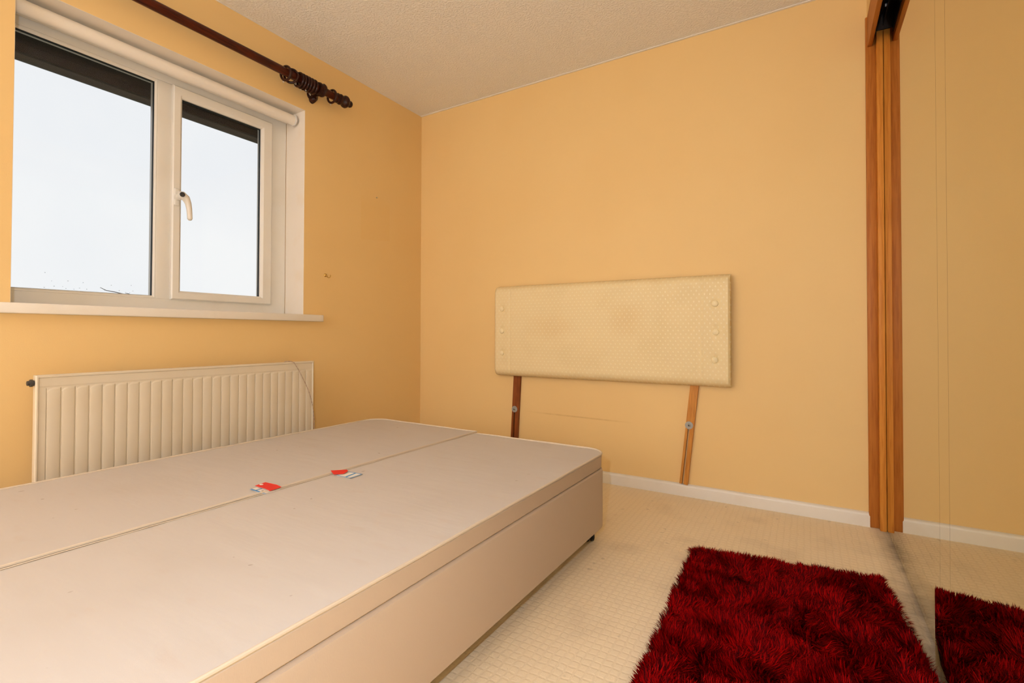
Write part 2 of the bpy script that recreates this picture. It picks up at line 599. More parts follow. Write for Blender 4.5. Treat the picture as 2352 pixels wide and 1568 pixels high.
def glazing(parent, y0, y1, z0, z1, x):
    """gasket, two panes and the spacer of a sealed unit whose room-side glass is at x"""
    obj('gasket', rect_frame(nb(), y0 - 0.002, y1 + 0.002, z0 - 0.002, z1 + 0.002, (0.005, 0.005, 0.0045, 0.006), x - 0.0005, x + 0.005, 0.0008), M_GASKET, parent)
    obj('pane', add_box(nb(), x - 0.003, x, y0, y1, z0, z1), M_GLASS, parent, smooth=False)
    obj('spacer_bar', rect_frame(nb(), y0, y1, z0, z1, (0.0035, 0.0035, 0.003, 0.004), x - 0.0085, x - 0.0032, 0.0004), M_GASKET, parent)
    obj('pane', add_box(nb(), x - 0.0117, x - 0.0087, y0, y1, z0, z1), M_GLASS, parent, smooth=False)


# fixed light: glazing bead and sealed unit
obj('glazing_bead', rect_frame(nb(), WF0 + 0.041, MY0 + 0.003, ZB + 0.0515, ZT - FT + 0.001, (0.010, 0.010, 0.013, 0.013), -0.175, X_FR - 0.003, 0.002, 0.006), M_PVC, win)
glazing(win, WF0 + 0.049, MY0 - 0.005, ZB + 0.063, ZT - FT - 0.010, -0.1765)
# raindrops on the outside of the fixed pane, too small to pick apart
rb_ = nb()
for py_, pz_ in ((265, 1040), (352, 1028), (430, 1030), (460, 1048), (535, 1053), (588, 1043), (657, 1052), (838, 1060), (990, 1063),
                 (1058, 1078), (1105, 1083), (1140, 1065), (330, 980), (478, 977), (622, 990), (905, 1010), (1120, 1008), (270, 905)):
    yd = -2.012 + py_ / 1372.0 * 0.452
    zd = 0.990 + (1042 + 0.05 * py_ - pz_) / 3.92 * 0.00165
    rd = 0.0013 + 0.0009 * ((py_ * 7 + pz_ * 3) % 10) / 10
    bmesh.ops.create_icosphere(rb_, subdivisions=1, radius=rd, matrix=Matrix.Translation((-0.1889, yd, zd)) @ Matrix.Diagonal((0.45, 1.25, 0.8, 1)))
M_DROP = Mat('water_drop', (0.75, 0.78, 0.80, 1), 0.02)
M_DROP.b.inputs['Transmission Weight'].default_value = 1.0
M_DROP.b.inputs['IOR'].default_value = 1.33
rd_o = obj('raindrops', rb_, M_DROP.m, win)
rd_o['kind'] = 'stuff'
# opening casement
CY0, CY1, CZ0, CZ1 = MY1 - 0.012, -1.024, 0.976, 1.955
cas = obj('casement', rect_frame(nb(), CY0, CY1, CZ0, CZ1, (0.040, 0.058, 0.040, 0.050), -0.168, X_CS, 0.005, 0.010), M_PVC, win)
glazing(cas, CY0 + 0.038, CY1 - 0.056, CZ0 + 0.038, CZ1 - 0.048, -0.1685)
obj('casement_stop', rect_frame(nb(), CY0 + 0.004, CY1 - 0.004, CZ0 + 0.004, CZ1 - 0.004, (0.030, 0.044, 0.032, 0.036), -0.205, -0.1685, 0.001), M_PVC, cas)
# handle: backplate, cranked lever, lock button
hb = nb()
add_box(hb, X_CS, X_CS + 0.010, CY0 + 0.004, CY0 + 0.027, 1.403, 1.482, 0.005, 3)
add_tube(hb, [(X_CS + 0.006, CY0 + 0.016, 1.440), (X_CS + 0.030, CY0 + 0.016, 1.440)], 0.014, 16)
lever = [(X_CS + 0.030, CY0 + 0.008, 1.449), (X_CS + 0.034, CY0 + 0.024, 1.447), (X_CS + 0.036, CY0 + 0.040, 1.436),
         (X_CS + 0.037, CY0 + 0.049, 1.415), (X_CS + 0.038, CY0 + 0.053, 1.390), (X_CS + 0.038, CY0 + 0.055, 1.365),
         (X_CS + 0.038, CY0 + 0.056, 1.345), (X_CS + 0.038, CY0 + 0.056, 1.339)]
add_tube(hb, lever, [0.016, 0.0195, 0.0165, 0.0130, 0.0115, 0.0110, 0.0105, 0.005], 14)
hnd = obj('handle', hb, M_PVC, cas)
hb = nb()
add_lathe(hb, (X_CS + 0.045, CY0 + 0.020, 1.447), (0.9, -0.35, 0), [(0, 0.0105), (0.009, 0.0105), (0.011, 0.008), (0.0115, 0.0)], 16)
btn = obj('lock_button', hb, M_BLACK, cas)
btn['label'] = 'black push button on the window handle'

b = add_box(nb(), -FD, 0.035, -2.165, -0.829, 0.888, 0.924, 0.004, 3)
sill = tag(obj('window_sill', b, M_WHITE, loc=(-0.06, -1.5, 0.888)), 'white painted window sill board below the window', 'window sill', kind='structure')

# eaves outside, seen through the top of the panes
ev = thing('roof_eaves', 'dark timber eaves overhanging the window outside', 'eaves', (-0.4, -1.5, 1.99), kind='structure')
obj('soffit', add_box(nb(), -0.52, -0.282, -3.6, 0.6, 2.045, 2.06), M_SOFFIT, ev, smooth=False)
obj('fascia_board', add_box(nb(), -0.545, -0.52, -3.6, 0.6, 2.008, 2.2, 0.002), M_SOFFIT, ev)
gb = nb()
prof = [(-0.60 + 0.055 * math.cos(a), 2.058 + 0.055 * math.sin(a)) for a in [math.pi + math.pi * k / 10 for k in range(11)]]
prof += [(x, z) for x, z in [(-0.60 + 0.051 * math.cos(a), 2.058 + 0.051 * math.sin(a)) for a in [2 * math.pi - math.pi * k / 10 for k in range(11)]]]
add_prism(gb, [(x, -3.6, z) for x, z in prof], (0, 4.2, 0))
obj('gutter', gb, M_GUTTER, ev)

M_LAWN = Mat('distant_lawn', (0.055, 0.07, 0.035, 1), 0.9).m
struct('ground', add_box(nb(), -60, -0.3, -40, 40, -2.9, -2.8), M_LAWN, 'unseen ground one storey below the window, added to keep sky light off the eaves', 'ground')  # out of view; added to stop sky light from below on the soffit

# bare tree beyond the window
tb = nb()
rr = random.Random(3)


def twig(p, d, ln, r, lev):
    pts, rs = [p.copy()], [r]
    q = p.copy()
    for k in range(4):
        d = (d + Vector((rr.uniform(-.2, .2), rr.uniform(-.25, .25), rr.uniform(-.1, .12)))).normalized()
        q = q + d * ln / 4
        pts.append(q.copy())
        rs.append(r * (1 - 0.17 * (k + 1)))
    add_tube(tb, pts, rs, 5)
    if lev > 0:
        for k in range(3 if lev > 1 else 2):
            t = pts[rr.choice((2, 3, 4))]
            dd = (d + Vector((rr.uniform(-.5, .5), rr.uniform(-1, 1), rr.uniform(-.2, .5)))).normalized()
            twig(t, dd, ln * 0.62, r * 0.5, lev - 1)


twig(Vector((-8.0, 1.15, -2.8)), Vector((0, 0, 1)), 2.2, 0.09, 2)
add_tube(tb, [(-8.0, 1.15, -2.8), (-8.0, 1.20, -0.6), (-8.02, 1.24, 0.7), (-8.0, 1.33, 1.25), (-8.0, 1.24, 1.47)], [0.08, 0.05, 0.03, 0.014, 0.009], 6)
add_tube(tb, [(-8.0, 1.33, 1.25), (-8.0, 1.277, 1.505), (-8.0, 1.111, 1.54), (-8.0, 1.00, 1.555), (-8.0, 0.915, 1.60)], [0.012, 0.009, 0.007, 0.006, 0.004], 5)
add_tube(tb, [(-8.0, 1.45, 1.0), (-8.0, 1.408, 1.47), (-8.0, 1.33, 1.52), (-8.0, 1.277, 1.53)], [0.016, 0.008, 0.006, 0.004], 5)
tag(obj('bare_tree', tb, M_BARK), 'bare twigs of a leafless tree at the bottom of the left pane', 'tree')

# ------------------------------------------------------------------ roller blind
RB = thing('roller_blind', 'rolled-up cream roller blind at the top of the window', 'blind', (-0.076, -1.5, 1.955))
RC = (-0.076, 1.983)
b = nb()
add_lathe(b, (RC[0], WY0 + 0.010, RC[1]), (0, 1, 0), [(0, 0.0255), (0.001, 0.0265), (1.100, 0.0265), (1.101, 0.0255)], 32)
obj('fabric_roll', b, M_BLIND, RB)
b = nb()
add_box(b, RC[0] - 0.034, RC[0] - 0.026, WY0 + 0.02, WY1 - 0.035, RC[1] - 0.018, RC[1] - 0.004, 0.003)
obj('hem_bar', b, M_BLIND, RB)
for yy in (WY1 - 0.0105, WY0 + 0.0045):
    b = nb()
    add_lathe(b, (RC[0], yy - 0.0005, RC[1]), (0, 1, 0), [(-0.010, 0.0285), (-0.009, 0.0305), (-0.003, 0.0305), (-0.002, 0.029)] if yy > -1.5
              else [(0.001, 0.029), (0.002, 0.0305), (0.006, 0.0305), (0.007, 0.0285)], 28)
    add_box(b, RC[0] - 0.016, RC[0] + 0.016, yy - 0.002, yy + 0.006 if yy > -1.5 else yy + 0.001, RC[1] - 0.005, RC[1] + 0.026, 0.002)
    obj('bracket', b, M_PLASTIC, RB)

# ------------------------------------------------------------------ curtain pole and rings
PX, PZ = 0.074, 2.139
POLE = thing('curtain_pole', 'dark mahogany curtain pole with turned finial above the window', 'curtain pole', (0.0, -1.48, PZ - 0.03))
PR = 0.0205
YP0, YP1 = -2.22, -0.785
obj('pole', add_lathe(nb(), (PX, YP0, PZ), (0, 1, 0), [(0, PR), (YP1 - YP0, PR)], 24), M_MAHOG, POLE)
FIN = [(0.0, 0.019), (0.004, 0.024), (0.010, 0.024), (0.014, 0.019), (0.018, 0.0245), (0.025, 0.0265), (0.032, 0.0245), (0.037, 0.017),
       (0.041, 0.019), (0.047, 0.026), (0.056, 0.0305), (0.064, 0.0305), (0.073, 0.026), (0.079, 0.017), (0.082, 0.011), (0.084, 0.0125),
       (0.088, 0.0155), (0.095, 0.017), (0.102, 0.0145), (0.106, 0.008), (0.107, 0.0)]
obj('finial', add_lathe(nb(), (PX, YP1 - 0.004, PZ), (0, 1, 0), [(d_, r_ * 1.12) for d_, r_ in FIN], 28), M_MAHOG_DARK, POLE)
obj('finial', add_lathe(nb(), (PX, YP0 + 0.004, PZ), (0, -1, 0), [(d_, r_ * 1.12) for d_, r_ in FIN], 28), M_MAHOG_DARK, POLE)
for yb in (-0.890, -2.08):
    b = nb()
    add_lathe(b, (0.0, yb, PZ - 0.012), (1, 0, 0), [(0, 0.034), (0.006, 0.034), (0.010, 0.028), (0.016, 0.018), (0.034, 0.014), (0.05, 0.017), (0.06, 0.02)], 20)
    add_lathe(b, (PX, yb - 0.019, PZ), (0, 1, 0), [(-0.006, 0.024), (-0.004, 0.031), (0.006, 0.034), (0.012, 0.030), (0.019, 0.031), (0.027, 0.036), (0.035, 0.034), (0.040, 0.027), (0.042, 0.022)], 24)
    add_lathe(b, (0.0, yb - 0.004, PZ - 0.045), (1, 0, 0.2), [(0, 0.016), (0.020, 0.016), (0.030, 0.012), (0.036, 0.006)], 14)
    obj('bracket', b, M_MAHOG_DARK, POLE)

RING_R, RING_T = 0.0335, 0.0062


def make_ring():
    root = thing('curtain_ring', '', 'curtain ring', (PX, -1.0, PZ - 0.0064), 'wooden curtain rings on the pole')
    obj('hoop', add_torus(nb(), (PX, -1.0, PZ - 0.0064), (0, 1, 0), RING_R, RING_T, 28, 10), M_MAHOG_DARK, root)
    e = nb()
    add_tube(e, [(PX, -1.0, PZ - 0.0064 - RING_R - 0.001), (PX, -1.0, PZ - 0.0064 - RING_R - 0.007)], 0.0012, 6)
    add_torus(e, (PX, -1.0, PZ - 0.0064 - RING_R - 0.010), (0, 1, 0), 0.0036, 0.0009, 12, 6)
    obj('screw_eye', e, M_STEEL, root)
    return root


ring0 = make_ring()
ring_spots = [  # y, spin about the pole, yaw, pitch, label
    (-1.098, 0.5, 0.15, 0.10, 'leftmost loose wooden curtain ring on the pole'),
    (-1.068, -0.5, 0.62, 0.05, 'tilted wooden curtain ring hanging beside the leftmost loose ring'),
    (-1.024, 0.9, 0.06, 0.03, 'first wooden ring of the bunch left of the pole bracket'),
    (-1.007, 0.2, 0.03, 0.02, 'second wooden ring of the bunch left of the pole bracket'),
    (-0.990, -0.2, 0.04, 0.01, 'third wooden ring of the bunch left of the pole bracket'),
    (-0.973, 0.3, -0.03, 0.02, 'fourth wooden ring of the bunch left of the pole bracket'),
    (-0.956, 0.1, 0.02, -0.02, 'fifth wooden ring of the bunch left of the pole bracket'),
    (-0.938, 0.6, 0.00, 0.00, 'sixth wooden ring of the bunch, touching the pole bracket'),
    (-0.818, 0.3, 0.04, 0.05, 'single wooden curtain ring next to the finial'),
]
for i, (yy, spin, yaw, pit, lab) in enumerate(ring_spots):
    if i == 0:
        rg = ring0
    else:
        rg = ring0.copy()
        COL.objects.link(rg)
        for ch in list(ring0.children):
            c2 = ch.copy()
            COL.objects.link(c2)
            c2.parent = rg
    rg.location = (PX, yy, PZ - 0.0064)
    rg.rotation_mode = 'YXZ'
    rg.rotation_euler = (pit, spin, yaw)
    rg['label'] = lab

# ------------------------------------------------------------------ wall hook and nail
hk = thing('cup_hook', 'small brass cup hook screwed into the wall right of the window', 'hook', (0.0, -0.79, 1.14))
b = nb()
add_lathe(b, (0.0, -0.795, 1.150), (1, 0, 0), [(0, 0.009), (0.002, 0.009), (0.005, 0.006), (0.007, 0.004)], 16)
obj('collar', b, M_BRASS, hk)
b = nb()
pts = [(0.005, -0.795, 1.150), (0.014, -0.795, 1.149)]
pts += [(0.014, -0.783 - 0.0125 * math.cos(a), 1.149 - 0.0125 * math.sin(a)) for a in [math.pi * 1.12 * k / 10 for k in range(1, 11)]]
add_tube(b, pts, 0.002, 8)
obj('hook', b, M_BRASS, hk)
b = nb()
add_lathe(b, (-0.004, -0.420, 1.677), (1, 0, 0), [(0, 0.0015), (0.010, 0.0015), (0.0102, 0.004), (0.012, 0.004), (0.0125, 0.002)], 12)
tag(obj('picture_nail', b, M_STEEL), 'small picture nail high on the wall right of the window', 'nail')

# ------------------------------------------------------------------ radiator
RY0, RY1, RZ0, RZ1, RXF = -2.021, -0.938, 0.140, 0.679, 0.100
RAD = thing('radiator', 'white pressed-steel panel radiator below the window', 'radiator', (0.06, (RY0 + RY1) / 2, RZ0))
G0, PITCH_G, NG = -1.992, (1.992 - 0.984) / 26.0, 27
ys = [RY0 + 0.010]
ys += list(np.arange(RY0 + 0.014, RY1 - 0.012, PITCH_G / 26.0))
ys += [RY1 - 0.010]
zs = [RZ0 + 0.012, RZ0 + 0.03, RZ0 + 0.040, RZ0 + 0.044, RZ0 + 0.048, RZ0 + 0.056, RZ0 + 0.066, 0.3, 0.4, 0.5, 0.58] + \
     list(np.linspace(0.600, 0.642, 22)) + [0.650, RZ1 - 0.012, RZ1 - 0.010]


def flute(y, z):
    u = (y - G0) / PITCH_G
    if u < -0.02 or u > NG - 1 + 0.98:
        return 0.0
    f = u - math.floor(u)
    # crisp groove beside each broad convex channel
    d = min(f, 1 - f)
    g = max(0.0, 1 - d / 0.075)
    ch = math.sin(math.pi * min(1.0, max(0.0, (f - 0.04) / 0.92))) ** 0.7
    val = -0.0036 * g + 0.0020 * ch
    # channels start with an arched top under the plain header
    arch = 0.634 - 0.012 * (max(0.0, 1 - f / 0.5) ** 2.2)
    t = min(1.0, max(0.0, (arch - z) / 0.005))
    lo = min(1.0, max(0.0, (z - (RZ0 + 0.044)) / 0.012))
    step = 0.0
    return val * t * lo + step


b = nb()
grid = []
for y in ys:
    row = []
    for z in zs:
        lip = 0.0012 if (z > 0.638) else 0.0
        row.append(b.verts.new((RXF - 0.004 + flute(y, z) + lip, y, z)))
    grid.append(row)
for i in range(len(ys) - 1):
    for k in range(len(zs) - 1):
        b.faces.new((grid[i][k], grid[i + 1][k], grid[i + 1][k + 1], grid[i][k + 1]))
fp = obj('front_panel', b, M_ENAMEL, RAD)
b = nb()
# welded rim around the panel and the rolled top edge
fb = rect_frame(nb(), RY0, RY1, RZ0, RZ1, (0.010, 0.010, 0.012, 0.011), RXF - 0.022, RXF + 0.0005, 0.0035, 0.003)
obj('rim', fb, M_ENAMEL, RAD)
obj('back_panel', add_box(nb(), RXF - 0.024, RXF - 0.0155, RY0 + 0.006, RY1 - 0.006, RZ0 + 0.004, RZ1 - 0.006, 0.002), M_ENAMEL, RAD)
for yy in (RY0 + 0.18, RY1 - 0.18):
    obj('wall_bracket', add_box(nb(), 0.001, RXF - 0.02, yy - 0.012, yy + 0.012, RZ0 + 0.05, RZ1 - 0.06, 0.002), M_ENAMEL, RAD)
M_PLUG = Mat('dull_dark_grey_metal', (0.09, 0.085, 0.08, 1), 0.45, metal=0.5).m
b = nb()
add_lathe(b, (RXF - 0.014, RY0 + 0.002, 0.653), (0, -1, 0), [(0, 0.0095), (0.006, 0.0095), (0.0062, 0.0125), (0.013, 0.0125), (0.0132, 0.008), (0.020, 0.008), (0.021, 0.005)], 8)
pl = obj('bleed_plug', b, M_PLUG, RAD)
pl['label'] = 'grey metal bleed plug'
for ya, yb2 in ((RY1 - 0.002, RY1 + 0.035), (RY0 + 0.002, RY0 - 0.035)):
    b = nb()
    add_tube(b, [(RXF - 0.014, ya, RZ0 + 0.03), (RXF - 0.014, yb2, RZ0 + 0.03)], 0.011, 12)
    add_tube(b, [(RXF - 0.014, yb2, RZ0 + 0.05), (RXF - 0.014, yb2, 0.001)], 0.0075, 12)
    obj('pipe', b, M_ENAMEL, RAD)

# thin cord draped over the radiator's right end
cp = [(0.030, -1.100, 0.640), (0.055, -1.092, 0.672), (0.074, -1.086, 0.6815), (0.090, -1.080, 0.6825), (0.101, -1.072, 0.6815), (0.106, -1.060, 0.676), (0.1065, -1.046, 0.655),
      (0.1065, -1.025, 0.622), (0.1065, -0.999, 0.574), (0.1065, -0.978, 0.534), (0.106, -0.962, 0.491), (0.105, -0.951, 0.454),
      (0.103, -0.9425, 0.414), (0.101, -0.936, 0.37), (0.098, -0.934, 0.31), (0.095, -0.934, 0.24)]
b = nb()
# two strands twisted together
fine = []
for i in range(len(cp) - 1):
    for k in range(8):
        fine.append(Vector(cp[i]).lerp(Vector(cp[i + 1]), k / 8))
fr = frames(fine)
for ph in (0, math.pi):
    add_tube(b, [p + (u * math.cos(i * 0.9 + ph) + v * math.sin(i * 0.9 + ph)) * 0.0011 for i, (p, (u, v)) in enumerate(zip(fine, fr))], 0.0012, 5)
cm2 = Mat('grey_brown_cord', (0.48, 0.36, 0.27, 1), 0.8)
cm2.tint(cm2.ramp(cm2.noise(120.0), 0.5, 0.7), (0.22, 0.13, 0.09, 1), 0.7)
tag(obj('cord', b, cm2.m), 'thin twisted cord draped over the right end of the radiator', 'cord')

# ------------------------------------------------------------------ divan base, two halves
DZ0, DZG, DZT = 0.070, 0.297, 0.352


def rounded(x0, x1, y0, y1, rad, inset=0.0, n=10):
    """rounded rectangle, rad = (x0y0, x1y0, x1y1, x0y1)"""
    x0, x1, y0, y1 = x0 + inset, x1 - inset, y0 + inset, y1 - inset
    pts = []
    for (cx_, cy_, sx_, sy_, a0), r in zip(((x0, y0, 1, 1, math.pi), (x1, y0, -1, 1, 1.5 * math.pi), (x1, y1, -1, -1, 0), (x0, y1, 1, -1, 0.5 * math.pi)), rad):
        r = max(r - inset, 0.002)
        for k in range(n + 1):
            a = a0 + 0.5 * math.pi * k / n
            pts.append((cx_ + sx_ * r + r * math.cos(a), cy_ + sy_ * r + r * math.sin(a)))
    return pts


def slab(bm, pts, levels, rot):
    """stack of outlines [(z, pts)] closed at both ends"""
    rings = []
    for z, p in levels:
        rings.append([bm.verts.new(rot @ Vector((x, y, z))) for x, y in p])
    for a, c in zip(rings, rings[1:]):
        n = len(a)
        for k in range(n):
            bm.faces.new((a[k], a[(k + 1) % n], c[(k + 1) % n], c[k]))
    bm.faces.new(rings[0][::-1])
    bm.faces.new(rings[-1])
    return bm


def divan(x0, x1, y1, rad, ang, label, inner, inner_r):
    y0 = y1 - 1.895
    cx_, cy_ = (x0 + x1) / 2, y1
    rot = Matrix.Translation((cx_, cy_, 0)) @ Matrix.Rotation(math.radians(ang), 4, 'Z') @ Matrix.Translation((-cx_, -cy_, 0))
    base = rot @ Vector((cx_, (y0 + y1) / 2, 0))
    D = thing('divan_base', label, 'bed base', (base.x, base.y, 0.0), 'two halves of the divan bed base')
    R_ = lambda ins: rounded(x0, x1, y0, y1, rad, ins)
    obj('lower_box', slab(nb(), None, [(DZ0, R_(0.004)), (DZ0 + 0.004, R_(0.0)), (DZG - 0.010, R_(0.0)), (DZG - 0.004, R_(0.0015)), (DZG - 0.001, R_(0.006)), (DZG, R_(0.012))], rot),
        M_DIVAN_SIDE, D)
    obj('upper_border', slab(nb(), None, [(DZG - 0.002, R_(0.014)), (DZG + 0.002, R_(0.009)), (DZG + 0.006, R_(0.0055)), (DZT - 0.006, R_(0.004)), (DZT - 0.003, R_(0.006)), (DZT - 0.008, R_(0.03))], rot),
        M_DIVAN_SIDE, D)
    # top panel: a grid-free sheet with a soft inner dip
    top = nb()
    rings = [(DZT - 0.004, R_(0.005)), (DZT, R_(0.006)), (DZT + 0.0005, R_(0.012)), (DZT - 0.0010, R_(0.05)), (DZT - 0.0015, R_(0.15))]
    slab(top, None, rings, rot)
    obj('top_panel', top, M_DIVAN, D)
    pp = [rot @ Vector((x, y, DZT + 0.0015 + 0.0006 * math.sin(5 * x + 9 * y))) for x, y in R_(0.0045)]
    # resample long straights so the piping can wander a little
    fine2, pr_ = [], []
    flat = R_(0.0045)
    for i, p in enumerate(pp):
        q = pp[(i + 1) % len(pp)]
        n = max(1, int((q - p).length / 0.05))
        for k in range(n):
            s = p.lerp(q, k / n)
            fine2.append(s + Vector((0, 0, RNG.uniform(-0.0006, 0.0006))))
            xl = flat[i][0] + (flat[(i + 1) % len(pp)][0] - flat[i][0]) * k / n
            pr_.append(inner_r if abs(xl - inner) < 0.012 else 0.0037)
    obj('piping', add_tube(nb(), fine2, pr_, 8, closed=True), M_PIPING, D)
    k = 0
    for cx2 in (x0 + 0.062, x1 - 0.062):
        for cy2 in (y0 + 0.07, y1 - 0.06):
            c = rot @ Vector((cx2, cy2, 0))
            e = nb()
            add_lathe(e, (c.x, c.y, 0.034), (0, 0, 1), [(0, 0.006), (0.006, 0.017), (0.016, 0.018), (0.020, 0.010), (0.0365, 0.009)], 14)
            a = Vector((math.cos(0.9 + k), math.sin(0.9 + k), 0))
            for s in (-1, 1):
                add_lathe(e, Vector((c.x, c.y, 0.0215)) + a * (s * 0.004), a * s, [(0, 0.019), (0.002, 0.0215), (0.010, 0.0215), (0.013, 0.017), (0.0135, 0.0)], 18)
            obj('castor', e, M_BLACK, D)
            k += 1
    return D, rot


DL, rotL = divan(0.262, 0.9605, -0.664, (0.09, 0.006, 0.006, 0.09), -0.8, 'half of the divan bed base beside the radiator', 0.9605, 0.0042)
DR, rotR = divan(0.9625, 1.633, -0.705, (0.006, 0.09, 0.09, 0.006), -0.75, 'half of the divan bed base nearest the wardrobe', 0.9625, 0.0014)


def sheet(pts, z, t=0.0006):
    return add_prism(nb(), [(x, y, z + (p[2] if len(p) > 2 else 0)) for p in pts for x, y in [(p[0], p[1])]], (0, 0, t))


ZL = DZT - 0.0004
lab1 = obj('care_label', sheet([(0.880, -1.745), (0.957, -1.749), (0.957, -1.700), (0.872, -1.697)], ZL + 0.0012), M_LABEL, DL, smooth=False)
lab1['label'] = 'white care label with blue printed border'
ZP = ZL + 0.0019
obj('blue_print', sheet([(0.8785, -1.7455), (0.957, -1.749), (0.957, -1.7425), (0.8785, -1.739)], ZP, 0.0003), M_BLUE, lab1, smooth=False)
obj('blue_print', sheet([(0.900, -1.742), (0.906, -1.742), (0.905, -1.722), (0.899, -1.722)], ZP, 0.0003), M_BLUE, lab1, smooth=False)
obj('grey_print', sheet([(0.922, -1.737), (0.935, -1.7375), (0.935, -1.732), (0.922, -1.7315)], ZP, 0.0003), M_GREYPRINT, lab1, smooth=False)
rt1 = obj('red_tag', add_prism(nb(), [(0.869, -1.7235, ZP + 0.003), (0.921, -1.7245, ZP + 0.004), (0.956, -1.731, ZP + 0.004), (0.955, -1.693, ZP + 0.005), (0.925, -1.689, ZP + 0.006), (0.866, -1.688, ZP + 0.004)], (0, 0, 0.0008)),
          M_RED, DL, smooth=False)
rt1['label'] = 'red fabric tag with a small white oval'
b = nb()
add_lathe(b, (0.880, -1.710, ZP + 0.0052), (0, 0, 1), [(0, 0.0065), (0.0006, 0.0065)], 16)
bmesh.ops.scale(b, vec=(1.0, 0.75, 1.0), space=Matrix.Translation((-0.880, 1.710, 0)), verts=b.verts[:])
obj('white_oval', b, M_LABEL, rt1, smooth=False)

lab2 = obj('care_label', sheet([(0.974, -1.461), (1.043, -1.457), (1.046, -1.512), (0.980, -1.511)], ZL + 0.0012), M_LABEL, DR, smooth=False)
lab2['label'] = 'white care label with blue printed frame'
for q in ([(1.0385, -1.457), (1.043, -1.457), (1.046, -1.512), (1.0415, -1.512)], [(0.974, -1.461), (1.043, -1.457), (1.043, -1.4605), (0.974, -1.4645)],
          [(0.980, -1.5075), (1.046, -1.5085), (1.046, -1.512), (0.980, -1.511)], [(1.010, -1.461), (1.018, -1.461), (1.026, -1.508), (1.017, -1.508)]):
    obj('blue_print', sheet(q, ZP, 0.0003), M_BLUE, lab2, smooth=False)
rt2 = obj('red_tag', add_prism(nb(), [(0.938, -1.501, ZP + 0.0065), (0.974, -1.464, ZP + 0.006), (0.987, -1.470, ZP + 0.005), (0.992, -1.492, ZP + 0.002), (0.973, -1.517, ZP + 0.003)], (0, 0, 0.0008)), M_RED, DR, smooth=False)
rt2['label'] = 'red fabric tag curling up over the seam between the halves'

# ------------------------------------------------------------------ headboard
HX0, HX1, HZ0, HZ1 = 0.660, 2.003, 0.566, 1.116
HYF, HYB = -0.078, -0.022
HB = thing('headboard', 'cream upholstered headboard with buttons and wooden struts against the wall', 'headboard', (1.33, -0.04, 0.0615))
BT = [(0.7195, 0.976), (0.7195, 0.841), (0.7195, 0.706), (1.937, 0.972), (1.940, 0.834), (1.936, 0.699)]


def hb_panel(x0, x1, round_l, round_r):
    bm = nb()
    nx = max(18, int((x1 - x0) / 0.012))
    nz = 46
    hz, mz = (HZ1 - HZ0) / 2, (HZ1 + HZ0) / 2
    g = []
    for i in range(nx + 1):
        x = x0 + (x1 - x0) * i / nx
        row = []
        for k in range(nz + 1):
            s = -1 + 2 * k / nz
            s = math.copysign(abs(s) ** 0.75, s)
            z = mz + hz * s
            ez = hz - abs(z - mz)
            prof = min(1.0, ez / 0.045)
            d = math.sqrt(max(0.0, 1 - (1 - prof) ** 2))
            if round_l:
                e = min(1.0, (x - x0) / 0.020)
                d *= 0.45 + 0.55 * math.sqrt(max(0.0, 1 - (1 - e) ** 2))
                zz = mz + (z - mz) * (1 - 0.012 * (1 - e) ** 2)
            elif round_r:
                e = min(1.0, (x1 - x) / 0.008)
                d *= 0.80 + 0.20 * math.sqrt(max(0.0, 1 - (1 - e) ** 2))
                zz = z
            else:
                zz = z
            # shallow seam at each inner edge
            if not round_l:
                d -= 0.05 * math.exp(-((x - x0) / 0.004) ** 2)
            if not round_r:
                d -= 0.05 * math.exp(-((x1 - x) / 0.004) ** 2)
            y = HYB + (HYF - HYB) * (0.12 + 0.88 * max(0.0, d))
            for bx_, bz_ in BT:
                rr2 = math.hypot(x - bx_, (zz - bz_))
                y += 0.010 * math.exp(-(rr2 / 0.014) ** 2) + 0.0035 * math.exp(-((x - bx_) / 0.020) ** 2 - ((zz - bz_) / 0.045) ** 2)
            row.append(bm.verts.new((x, y, zz)))
        g.append(row)
    for i in range(nx):
        for k in range(nz):
            bm.faces.new((g[i][k], g[i + 1][k], g[i + 1][k + 1], g[i][k + 1]))
    # close towards the back board
    rim = [g[i][0] for i in range(nx + 1)] + [g[nx][k] for k in range(1, nz + 1)] + [g[i][nz] for i in range(nx - 1, -1, -1)] + [g[0][k] for k in range(nz - 1, 0, -1)]
    back = [bm.verts.new((v.co.x, HYB, v.co.z)) for v in rim]
    n = len(rim)
    for i in range(n):
        bm.faces.new((rim[i], rim[(i + 1) % n], back[(i + 1) % n], back[i]))
    bm.faces.new(back)
    return bm


obj('centre_panel', hb_panel(0.777, 1.875, False, False), M_DAMASK, HB)
obj('side_panel', hb_panel(HX0, 0.777, True, False), M_DAMASK, HB)
obj('side_panel', hb_panel(1.875, HX1, False, True), M_DAMASK, HB)
M_BUTTON = Mat('cream_satin_button', (0.86, 0.74, 0.47, 1), 0.55, spec=0.3).m
for bx_, bz_ in BT:
    obj('button', add_lathe(nb(), (bx_, HYF + 0.0085, bz_), (0, -1, 0), [(0, 0.0145), (0.004, 0.0155), (0.008, 0.0145), (0.011, 0.0105), (0.0125, 0.005), (0.013, 0.0)], 20), M_BUTTON, HB)


M_ZINC = Mat('dull_zinc_washer', (0.36, 0.36, 0.34, 1), 0.55, metal=0.5).m


